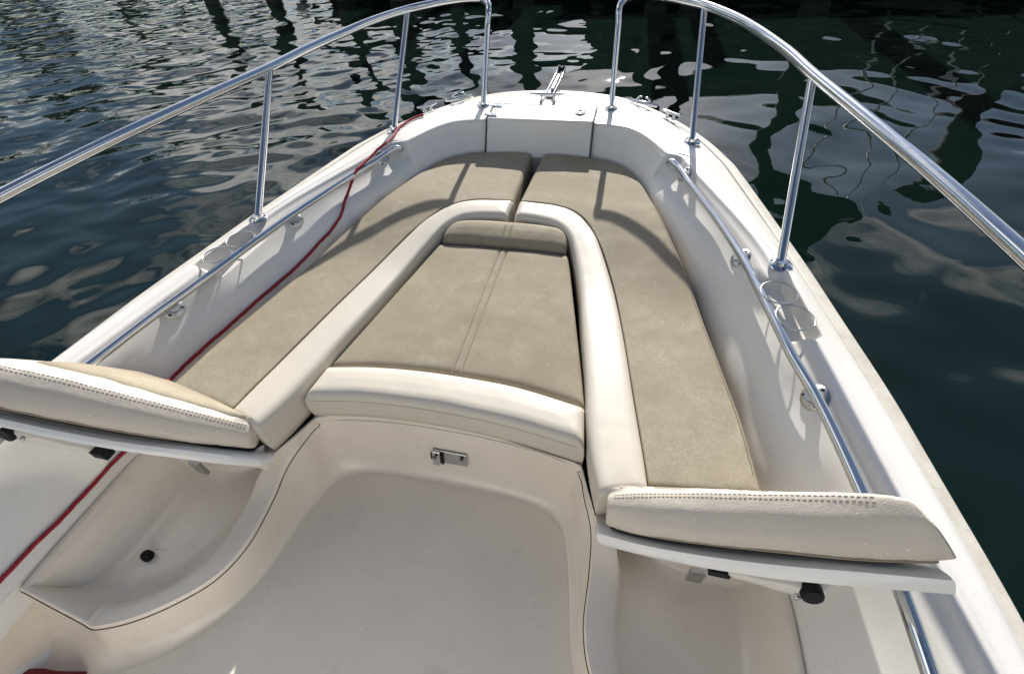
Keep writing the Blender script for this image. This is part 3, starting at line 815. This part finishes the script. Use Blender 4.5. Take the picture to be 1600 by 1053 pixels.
# centre filler: tan table cushion with white nose
FIL = .785
fslope = lambda y: .03 * (np.asarray(y) - .75) / .65
fc = empty('table_cushion', (0, 1.05, .695)); tag(fc, 'trapezoid tan centre cushion with rounded white nose, set between the two long cushions', 'cushion')
nose_back = [(-.391, .748), (-.25, .774), (-.1, .787), (.05, .788), (.2, .780), (.391, .746)]
nose_front = [(-.404, .628), (-.25, .654), (-.1, .665), (.05, .665), (.2, .656), (.404, .628)]
tan_front = [(-.394, .752), (-.25, .778), (-.1, .791), (.05, .792), (.2, .784), (.394, .750)]
tan_back = [(-.252, 1.392), (-.15, 1.397), (-.05, 1.399), (.05, 1.400), (.15, 1.399), (.252, 1.394)]
def seam_dip(x, y): return fslope(y) -.0045 * np.exp(-((x + .006) / .006) ** 2) - .0045 * np.exp(-((x - .020) / .006) ** 2)
tf = strip('seat_panel', tan_front, tan_back, FIL, .695, .020, M['tan'], fc, 120, 40, 1, .004, (True, True), (True, True), 21, dz=seam_dip)
nf = strip('nose_bolster', nose_front, nose_back, FIL + .016, .693, .026, M['vinyl'], fc, 90, 18, 1, .005, (True, True), (True, True), 31, wob=.0006)
for d, z_ in ((.003, FIL - .012), (.009, FIL - .003)):
    A = resample(catmull(nose_front, 8), 80); stitch(np.column_stack([A[:, 0], A[:, 1] + d - .0035, np.full(80, z_)])[2:-2], nf)
for x in (-.006, .020):
    stitch(np.array([[x, y, FIL + .0014 + float(fslope(y))] for y in np.linspace(.795, 1.39, 40)]), tf)
hc = empty('head_cushion', (0, 1.48, .695)); tag(hc, 'small half-round tan cushion at the narrow end of the centre cushion', 'cushion')
hb = [(-.240, 1.400), (-.12, 1.404), (0, 1.406), (.12, 1.406), (.240, 1.402)]
ht = [(-.242, 1.440), (-.212, 1.495), (-.15, 1.514), (0, 1.522), (.15, 1.515), (.212, 1.497), (.242, 1.440)]
hp = strip('pad', hb, ht, FIL + .008, .695, .020, M['tan'], hc, 70, 22, 1, .006, (True, True), (True, True), 41, dz=lambda x, y: .4 * (seam_dip(x, y) - fslope(y)) + fslope(y) + .012 + .016 * sstep(1.38, 1.50, y))
for x in (-.006, .020): stitch(np.array([[x, y, FIL + .0145 + float(fslope(y)) + .012 + .016 * float(sstep(1.38, 1.50, y))] for y in np.linspace(1.425, 1.50, 16)]), hp)

# ---------------------------------------------------------------- reclining backrests on hinged boards
def loft_sections(name, secs, mat, parent, s, cap=True, sharp=None):
    V = np.array(secs); n_, m_ = V.shape[:2]
    F = grid_faces(n_, m_, closed_v=True)
    if cap: F += [tuple(range(m_)), tuple((n_ - 1) * m_ + k for k in range(m_))]
    return mesh_obj(name, mirror(V.reshape(-1, 3), s), F, mat, parent, sharp=sharp)
def round_poly(P, it=2):
    P = np.asarray(P, float)
    for _ in range(it):
        Q = []
        for a, b in zip(P, np.roll(P, -1, 0)): Q += [a * .8 + b * .2, a * .2 + b * .8]
        P = np.array(Q)
    return P
BK = {1: dict(
  seam=[(.472, .491, .822), (.562, .488, .873), (.652, .479, .93), (.745, .462, 1.0), (.828, .443, 1.07), (.895, .418, 1.14)],
  bot=[(.476, .453, .745), (.561, .426, .802), (.663, .406, .866), (.774, .386, .944), (.867, .366, 1.022), (.952, .353, 1.1)],
  top=[(.454, .443, .736), (.55, .414, .792), (.665, .393, .855), (.776, .374, .931), (.861, .357, 1.008), (.947, .339, 1.085)],
  low=[(.467, .423, .708), (.554, .398, .764), (.671, .375, .828), (.782, .354, .905), (.868, .338, .983), (.956, .325, 1.06)],
  block=(.708, .392, .800), pin=(.818, .352, .872), knob=(.836, .350, .892)),
 -1: dict(
  seam=[(.471, .499, .806), (.522, .471, .872), (.58, .448, .931), (.658, .422, .998), (.755, .396, 1.068), (.86, .374, 1.12), (.93, .362, 1.150)],
  bot=[(.473, .468, .742), (.523, .431, .801), (.581, .397, .865), (.659, .364, .927), (.756, .333, .994), (.86, .311, 1.047), (.945, .296, 1.085)],
  top=[(.456, .457, .729), (.509, .414, .804), (.569, .381, .864), (.65, .349, .919), (.751, .319, .982), (.86, .299, 1.034), (.945, .285, 1.07)],
  low=[(.456, .438, .703), (.509, .395, .779), (.569, .363, .841), (.65, .332, .899), (.751, .303, .964), (.86, .284, 1.016), (.950, .270, 1.05)],
  block=(.735, .326, .883), pin=(.850, .296, .966), knob=(.882, .291, .978))}
def backrest(s):
    b = empty('folding_backrest', (s * .7, .45, .70))
    tag(b, {1: 'white vinyl backrest pad on a hinged board, speckled with salt, away from the rope',
            -1: 'white vinyl backrest pad on a hinged board, its tan face showing, above the red rope'}[s], 'backrest', 'folding backrests')
    D = BK[s]; nT = 120
    q = np.linspace(0, 1, nT) ** 1.0; q = np.unique(np.r_[q, .006, .014, .03, .97, .986, .994]); nT = len(q)
    def line(k):
        P = resample(catmull(D[k], 12), 300); i = q * 299
        return np.stack([np.interp(i, np.arange(300), P[:, c]) for c in range(3)], 1)
    BT, BB, PT_, PL = line('seam'), line('bot'), line('top'), line('low')
    secs = []; faces_ = []
    for i, t in enumerate(q):
        bb, bt = BB[i], BT[i]
        h = max(bt[2] - .826, .002)
        ft = bt + np.array([0, .012, -.004])
        fb = np.array([bt[0] + .015 * t, bt[1] + .022 + (.34 if s > 0 else .66) * h, .826])
        fm = ft * .55 + fb * .45 + np.array([0, .006, .004])
        bf = np.array([bb[0], min(bb[1] + .045 + .05 * t, fb[1] - .02), max(.75, bb[2] - .05 - .06 * t)])
        sec = np.array([bb, bb * .66 + bt * .34 + (0, -.017, .010), bb * .26 + bt * .74 + (0, -.015, .011), bt, ft, fm, fb, bf])
        e = 1.0
        if t < .05: e = .82 + .18 * math.sqrt(max(0, 1 - (1 - t / .05) ** 2))
        if t > .94: e = .86 + .14 * math.sqrt(max(0, 1 - ((t - .94) / .06) ** 2))
        c = sec[:4].mean(0); sec = c + (sec - c) * e
        faces_.append(sec); secs.append(round_poly(sec, 4))
    V = np.array(secs)
    wob = vnoise(V[..., 0], V[..., 2] * .8 + V[..., 1], 61 + s, .11) * .0010 + vnoise(V[..., 0], V[..., 2] - V[..., 1], 71 + s, .04) * .0004
    V[..., 1] += wob; V[..., 2] += wob * .6
    pad = loft_sections('pad', V, M['vinyl_back'], b, s); pad.cycles.shadow_terminator_geometry_offset = .3; pad.cycles.shadow_terminator_offset = .25
    Fq = np.array(faces_)
    # piped seam with two rows of stitches along the top edge
    jj = [int(np.argmin(np.linalg.norm(V[i] - Fq[i, 3], axis=1))) for i in range(nT)]
    mm_ = V.shape[1]
    for step in (-3, 4):
        row = np.array([V[i][(jj[i] + step) % mm_] for i in range(6, nT - 14)])
        k5 = np.ones(5) / 5; row[2:-2] = np.stack([np.convolve(row[:, c], k5, 'valid') for c in range(3)], 1)
        stitch(mirror(row, s), pad, .0011, dash=.0055, gap_=.0035)
    # tan underside strip showing along the lower edge
    us = []
    for sec in Fq[9:-8]:
        p0 = sec[0]; us.append(np.array([p0 + (0, .003, -.006), p0 + (0, .0010, .004), p0 + (0, .03, .0), p0 + (0, .03, -.03)]))
    loft_sections('underside', us, M['tan'], pad, s)
    inl = []
    for k in range(9, nT - 12):
        sec = Fq[k]; ft_, fb_ = sec[4], sec[6]
        lf = .8 if s > 0 else 1.8
        a = ft_ * .76 + fb_ * .24 + np.array((0, .003, .002)) * lf; m_ = ft_ * .5 + fb_ * .5 + np.array((0, .006, .004)) * lf; z_ = ft_ * .05 + fb_ * .95 + (0, .004, .003)
        inl.append(np.array([a + (0, -.012, -.006), a, a * .5 + m_ * .5 + (0, .001, .001), m_, z_, z_ + (0, -.012, -.006)]))
    loft_sections('face_panel', inl, M['tan'], pad, s)
    bs = []
    for i, t in enumerate(q):
        a, l = PT_[i].copy(), PL[i].copy()
        if t < .03:
            e = .35 + .65 * math.sqrt(max(0, 1 - (1 - t / .03) ** 2)); c = (a + l) / 2; a = c + (a - c) * e; l = c + (l - c) * e
        P = np.array([l, l * .5 + a * .5 + (0, -.003, .001), a, a + (0, .05, -.055), l + (0, .052, -.06)])
        bs.append(round_poly(P, 1))
    loft_sections('backing_board', bs, M['gel'], b, s, sharp=55)
    gp = []  # black strip painted in for the shade between pad and board
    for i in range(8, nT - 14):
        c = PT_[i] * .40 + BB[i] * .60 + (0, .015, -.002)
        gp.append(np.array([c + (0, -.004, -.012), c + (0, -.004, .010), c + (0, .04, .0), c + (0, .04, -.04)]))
    loft_sections('gap_shade_strip', gp, M['black'], b, s)
    kp = []  # hidden panel added under the pad to keep sun off the tray
    for i in range(5, nT - 9):
        x = BB[i][0]
        kp.append(np.array([(x, .468, .64), (x, .462, .70), BB[i] + (0, .030, -.012), BB[i] + (0, .048, -.02), (x, .490, .70), (x, .490, .64)]))
    loft_sections('sun_block_panel', kp, M['gel'], b, s, sharp=50)
    B0, P0, K0 = (np.array(D[k]) for k in ('block', 'pin', 'knob'))
    arm = []
    ax = (K0 - B0); 
    for t, h in ((.10, .009), (.22, .012), (.4, .012), (.5, .013), (.6, .018), (.8, .020), (.92, .018), (1.0, .010)):
        c = B0 + ax * t
        arm.append(round_poly([c + (0, -.006, -h), c + (0, -.008, 0), c + (0, -.006, h), c + (0, .010, h), c + (0, .010, -h)], 1))
    a = loft_sections('hinge_arm', arm, M['mount'], b, s, sharp=50)
    mesh_obj('hinge_block', *box_geo(mirror(B0, s), (.042, .026, .026), None, .003), M['black'], a, smooth=False)
    g = lathe_geo([(0, -.002), (.0055, -.002), (.005, .002), (0, .002)], 12, frame(mirror(P0 + (0, -.010, .002), s), (0, -1, .1))); mesh_obj('pin', *g, M['steel_dull'], a)
    g = lathe_geo([(0, -.011), (.017, -.011), (.019, -.008), (.019, .008), (.017, .011), (0, .011)], 26, frame(mirror(K0, s), (0, -1, .25))); mesh_obj('pivot_knob', *g, M['black'], a, sharp=40)
    g = lathe_geo([(0, -.003), (.022, -.003), (.022, .003), (0, .003)], 26, frame(mirror(K0 + (.008, .016, .0), s), (0, -1, .25))); mesh_obj('pivot_washer', *g, M['mount'], a, sharp=40)
    return b
for s in (1, -1): backrest(s)
bounce_helm()

# ---------------------------------------------------------------- red rope and red cloth
LINER = surface_tree({'deck_liner', 'seat_panel', 'storage_tray', 'side_lining'})
rope_path = []
for px, py in ((662, 182), (648, 187), (628, 199), (612, 219)):
    hit, nrm, _, _ = LINER.ray_cast(Vector(CAM), pixel_ray(px, py))
    if hit is None: continue
    rope_path.append(np.array(hit + nrm * .0075))
rope_path += [np.array(p) for p in ((-.640, 1.80, .992), (-.662, 1.675, .978), (-.676, 1.625, .970))]
for px, py in ((548, 290), (541, 312), (531, 338), (518, 358), (500, 378), (478, 402), (460, 419), (425, 450), (390, 480), (345, 520), (300, 560), (270, 588)):
    hit, nrm, _, _ = LINER.ray_cast(Vector(CAM), pixel_ray(px, py))
    if hit is None: continue
    rope_path.append(np.array(hit + nrm * (.012 if py < 345 else .008)))
rope_path += [np.array(p) for p in ((-.822, .56, .815), (-.87, .49, .74))]
for px, py in ((205, 693), (185, 712), (150, 750), (100, 803), (50, 853), (3, 903)):
    hit, nrm, _, _ = LINER.ray_cast(Vector(CAM), pixel_ray(px, py))
    if hit is None: continue
    rope_path.append(np.array(hit + nrm * .008))
rope_path += [rope_path[-1] + np.array((-.005, -.2, 0.)), rope_path[-1] + np.array((-.005, -.5, 0.))]
rp_ = catmull(rope_path, 12); rp_ = resample(rp_, 700)
def laid_rope(P, r, pitch=.038, seg=15):
    n = len(P); T = np.gradient(P, axis=0); T /= np.linalg.norm(T, axis=1)[:, None]
    arc = np.r_[0, np.cumsum(np.linalg.norm(np.diff(P, axis=0), axis=1))]
    nr = np.cross(T[0], (0, 0, 1.0)); V = []
    for i in range(n):
        nr = nr - T[i] * np.dot(nr, T[i]); nr /= np.linalg.norm(nr); bn = np.cross(T[i], nr); ph = 2 * math.pi * arc[i] / pitch / 3
        for k in range(seg):
            a = 2 * math.pi * k / seg; rr = r * (.86 + .16 * abs(math.cos(1.5 * (a + ph))))
            V.append(P[i] + rr * (math.cos(a) * nr + math.sin(a) * bn))
    return V, grid_faces(n, seg, closed_v=True) + [tuple(range(seg)), tuple((n - 1) * seg + k for k in range(seg))]
rp_ = resample(rp_, 1500)
rp_[:, 0] += .0012 * np.sin(np.arange(1500) * .045) + .0008 * np.sin(np.arange(1500) * .11)
v, f = laid_rope(rp_, .0056)
tag(mesh_obj('dock_line', v, f, M['rope']), 'thin red rope running from the bow cleat along the seat edge to the cockpit', 'rope')
def cloth():
    nx, ny = 34, 26; V = []
    for i in range(nx):
        for j in range(ny):
            u, w = i / (nx - 1), j / (ny - 1)
            x = -1.12 + .365 * u; y = -.32 + .25 * w
            e = min(u, 1 - u, w, 1 - w)
            h = .055 * min(1, (e / .14)) ** .5 * (.75 + .25 * math.sin(5 * u + 3 * w)) + .012 * math.sin(19 * u + 8 * w) * min(1, e / .1)
            V.append((x + .01 * math.sin(9 * w), y + .012 * math.sin(7 * u), .456 + h))
    F = grid_faces(nx, ny); return mesh_obj('red_bag', V, F, M['red'])
tag(cloth(), 'crumpled dark red cloth bag lying on the cockpit floor', 'bag')

# ---------------------------------------------------------------- dock, pilings and shore, mostly seen mirrored in the water
def piling(x, y, h, r, lean=(0, 0), label=None, cap=False):
    rr = np.random.default_rng(int(abs(x * 100)) + 3)
    zs = np.linspace(-1.0, h, 10)
    P = np.array([(x + lean[0] * (z / max(h, .1)), y + lean[1] * (z / max(h, .1)), z) for z in zs])
    v, f = tube_geo(P, r * (1.06 - .1 * (zs + 1) / (h + 1)) * (1 + .03 * rr.standard_normal(10)), 14)
    o = empty('mooring_piling', (x, y, 0))
    mesh_obj('post', v, f, M['wood'], o)
    g = lathe_geo([(0, 0), (r * 1.0, 0), (r * .98, .03), (r * .3, .16), (0, .17)], 14, frame(P[-1], (0, 0, 1))); mesh_obj('cap', *g, M['wood'], o)
    tag(o, label or 'dark round timber mooring piling standing in front of the dock', 'piling', 'mooring pilings along the dock')
for x, h, r, lx in ((-9.15, 2.0, .16, 0), (-7.55, 2.3, .16, 0), (-5.85, 2.75, .17, .05), (-4.55, 3.0, .22, -.05), (-3.35, 2.6, .14, 0), (-1.98, 3.1, .21, 0), (.55, 3.1, .21, .04), (1.15, 2.1, .17, 0), (3.25, 3.9, .24, .1), (6.6, 3.4, .24, 0)):
    piling(x, 10.75, h, r, (lx, 0), 'tallest and thickest dark timber piling, carrying the hung canvas' if h > 3.8 else None)
def dock():
    d = empty('timber_dock', (0, 12.4, 0)); tag(d, 'long dark timber dock on pilings across the water ahead of the bow', 'dock')
    zt = .78
    for i in range(112):
        x = -7.0 + i * .15
        k = mesh_obj('plank', *box_geo((x, 12.4 + .01 * math.sin(i * 2.1), zt), (.142, 2.2, .045), None, 0), M['grey_wood'], d, smooth=False)
    mesh_obj('fascia', *box_geo((1.4, 11.27, .58), (16.9, .06, .32), None, .004), M['wood'], d, smooth=False)
    mesh_obj('stringer', *box_geo((1.4, 13.5, .58), (16.9, .06, .32), None, .004), M['wood'], d, smooth=False)
    mesh_obj('bulkhead', *box_geo((1.4, 12.9, .0), (16.9, .12, 1.46), None, .004), M['wood'], d, smooth=False)
    for i in range(9):
        x = -6.6 + i * 2.0
        v, f = tube_geo([(x, 11.6, -1), (x, 11.6, 0), (x, 11.6, .74)], .13, 12); mesh_obj('leg', v, f, M['wood'], d)
dock()
def shed():
    sroot = empty('dock_shed', (5.5, 14.5, 0)); tag(sroot, 'low dark timber boathouse standing behind the dock', 'boathouse')
    mesh_obj('wall', *box_geo((5.2, 14.8, 1.2), (12.4, 2.2, 2.7), None, .01), M['wood'], sroot, smooth=False)
    V = [(-1.2, 13.4, 2.5), (11.6, 13.4, 2.5), (11.6, 16.2, 2.5), (-1.2, 16.2, 2.5), (-1.2, 14.8, 3.1), (11.6, 14.8, 3.1)]
    mesh_obj('roof', V, [(0, 1, 5, 4), (2, 3, 4, 5), (0, 4, 3), (1, 2, 5), (0, 3, 2, 1)], M['wood'], sroot, smooth=False)
shed()
def mast(x, y, h, lean):
    v, f = tube_geo([(x + lean * t * h, y, h * t) for t in np.linspace(0, 1, 6)], np.linspace(.035, .02, 6), 10)
    o = mesh_obj('mast_pole', v, f, M['whitepaint']); tag(o, 'slim white pole rising behind the dock', 'pole', 'white poles behind the dock')
for x, y, h, l in ((5.0, 12.2, 5.2, .03), (5.9, 12.4, 4.6, -.04), (6.5, 12.2, 5.6, .02)): mast(x, y, h, l)
def tarp():
    t = empty('hoisted_canvas', (4.2, 10.95, 0)); tag(t, 'dark canvas awning with pale patch hung from the tallest piling', 'awning')
    def sheet(name, pts, y, th, mat):
        P = catmull(pts, 6, True); n_ = len(P); V = [(x, y - th, z) for x, z in P] + [(x, y + th, z) for x, z in P]
        F = [tuple(range(n_)), tuple(range(n_, 2 * n_))] + [(i, (i + 1) % n_, n_ + (i + 1) % n_, n_ + i) for i in range(n_)]
        return mesh_obj(name, V, F, mat, t, smooth=False)
    sheet('canvas', [(3.3, 3.7), (4.0, 3.55), (4.9, 3.75), (5.7, 4.2), (6.1, 4.9), (5.9, 5.5), (5.4, 5.2), (5.0, 5.6), (4.7, 6.2), (4.3, 5.6), (3.7, 4.8)], 10.95, .03, M['canvas'])
    sheet('pale_patch', [(5.0, 4.7), (5.45, 4.75), (5.85, 5.0), (5.4, 5.05)], 10.90, .01, M['whitepaint'])
    v, f = tube_geo([(3.32, 10.95, 3.8), (4.4, 10.95, 4.35), (5.5, 10.95, 4.95)], .04, 10); mesh_obj('boom', v, f, M['canvas'], t)
tarp()
# fender hanging on the dock
fd = empty('fender', (-7.2, 11.1, .2)); tag(fd, 'pale round fender hanging at the end of the dock', 'fender')
mesh_obj('body', *lathe_geo([(0, 0), (.08, .02), (.13, .1), (.14, .2), (.13, .32), (.08, .4), (0, .42)], 20, frame((-7.1, 11.05, .1), (0, 0, 1))), M['whitepaint'], fd)
v, f = tube_geo([(-7.1, 11.05, .5), (-7.09, 11.06, .7), (-7.05, 11.2, .8)], .012, 8); mesh_obj('lanyard', v, f, M['canvas'], fd)
# shore and trees to port
V = [(-70, 26, -.3), (-30, 33, -.3), (80, 42, -.3), (80, 120, 2.5), (-150, 120, 2.5), (-120, 10, -.3)]
me_ = mesh_obj('shore', V, [tuple(range(6))], M['sand'], None, smooth=False); tag(me_, 'low grassy shore beyond the harbour water', kind='structure')
def tree(x, y, h, rad, seed):
    r = np.random.default_rng(seed); t = empty('shore_tree', (x, y, 0))
    P = np.array([(x + .25 * math.sin(z * .6 + seed), y, z) for z in np.linspace(-.3, h * .7, 8)])
    v, f = tube_geo(P, np.linspace(.035 * h, .012 * h, 8), 10)
    geos = [(v, f)]
    for k in range(6):
        a = r.random() * 6.28; z0 = h * (.3 + .35 * r.random()); e = (x + rad * .7 * math.cos(a), y + rad * .7 * math.sin(a), z0 + h * .2)
        geos.append(tube_geo([(x, y, z0), ((x + e[0]) / 2, (y + e[1]) / 2, z0 + h * .13), e], [.014 * h, .01 * h, .004 * h], 6))
    mesh_obj('trunk', *join(geos), M['bark'], t)
    V = []; F = []
    cl = [(r.standard_normal(3) * (rad * .45, rad * .45, h * .17) + (x, y, h * .64), rad * (.22 + .2 * r.random())) for _ in range(16)]
    for c, cr in cl:
        for _ in range(90):
            d = r.standard_normal(3); d /= np.linalg.norm(d); p = c + d * cr * (.5 + .6 * r.random())
            a = r.standard_normal(3); a /= np.linalg.norm(a); b = np.cross(a, d); b /= np.linalg.norm(b) + 1e-6; sz = .16 + .16 * r.random()
            k = len(V); V += [p - a * sz, p + b * sz * .6, p + a * sz, p - b * sz * .6]; F.append((k, k + 1, k + 2, k + 3))
    me = bpy.data.meshes.new('crown'); me.from_pydata([tuple(q) for q in V], [], F); me.materials.append(M['leaf'])
    o = bpy.data.objects.new('crown', me); C.objects.link(o); o.parent = t; o.matrix_parent_inverse = Matrix.Translation(-t.location)
    tag(t, 'dark leafy tree growing on the shore across the water', 'tree', 'trees along the shore')
for i, (x, y, h, rd) in enumerate(((-62, 34, 12, 4.5), (-55, 37, 13, 4.5), (-48, 36, 11.5, 4), (-42, 38, 12.5, 4.2), (-36, 37, 10, 3.6), (-70, 33, 13, 5), (-30.5, 39, 8, 3))): tree(x, y, h, rd, 100 + i)
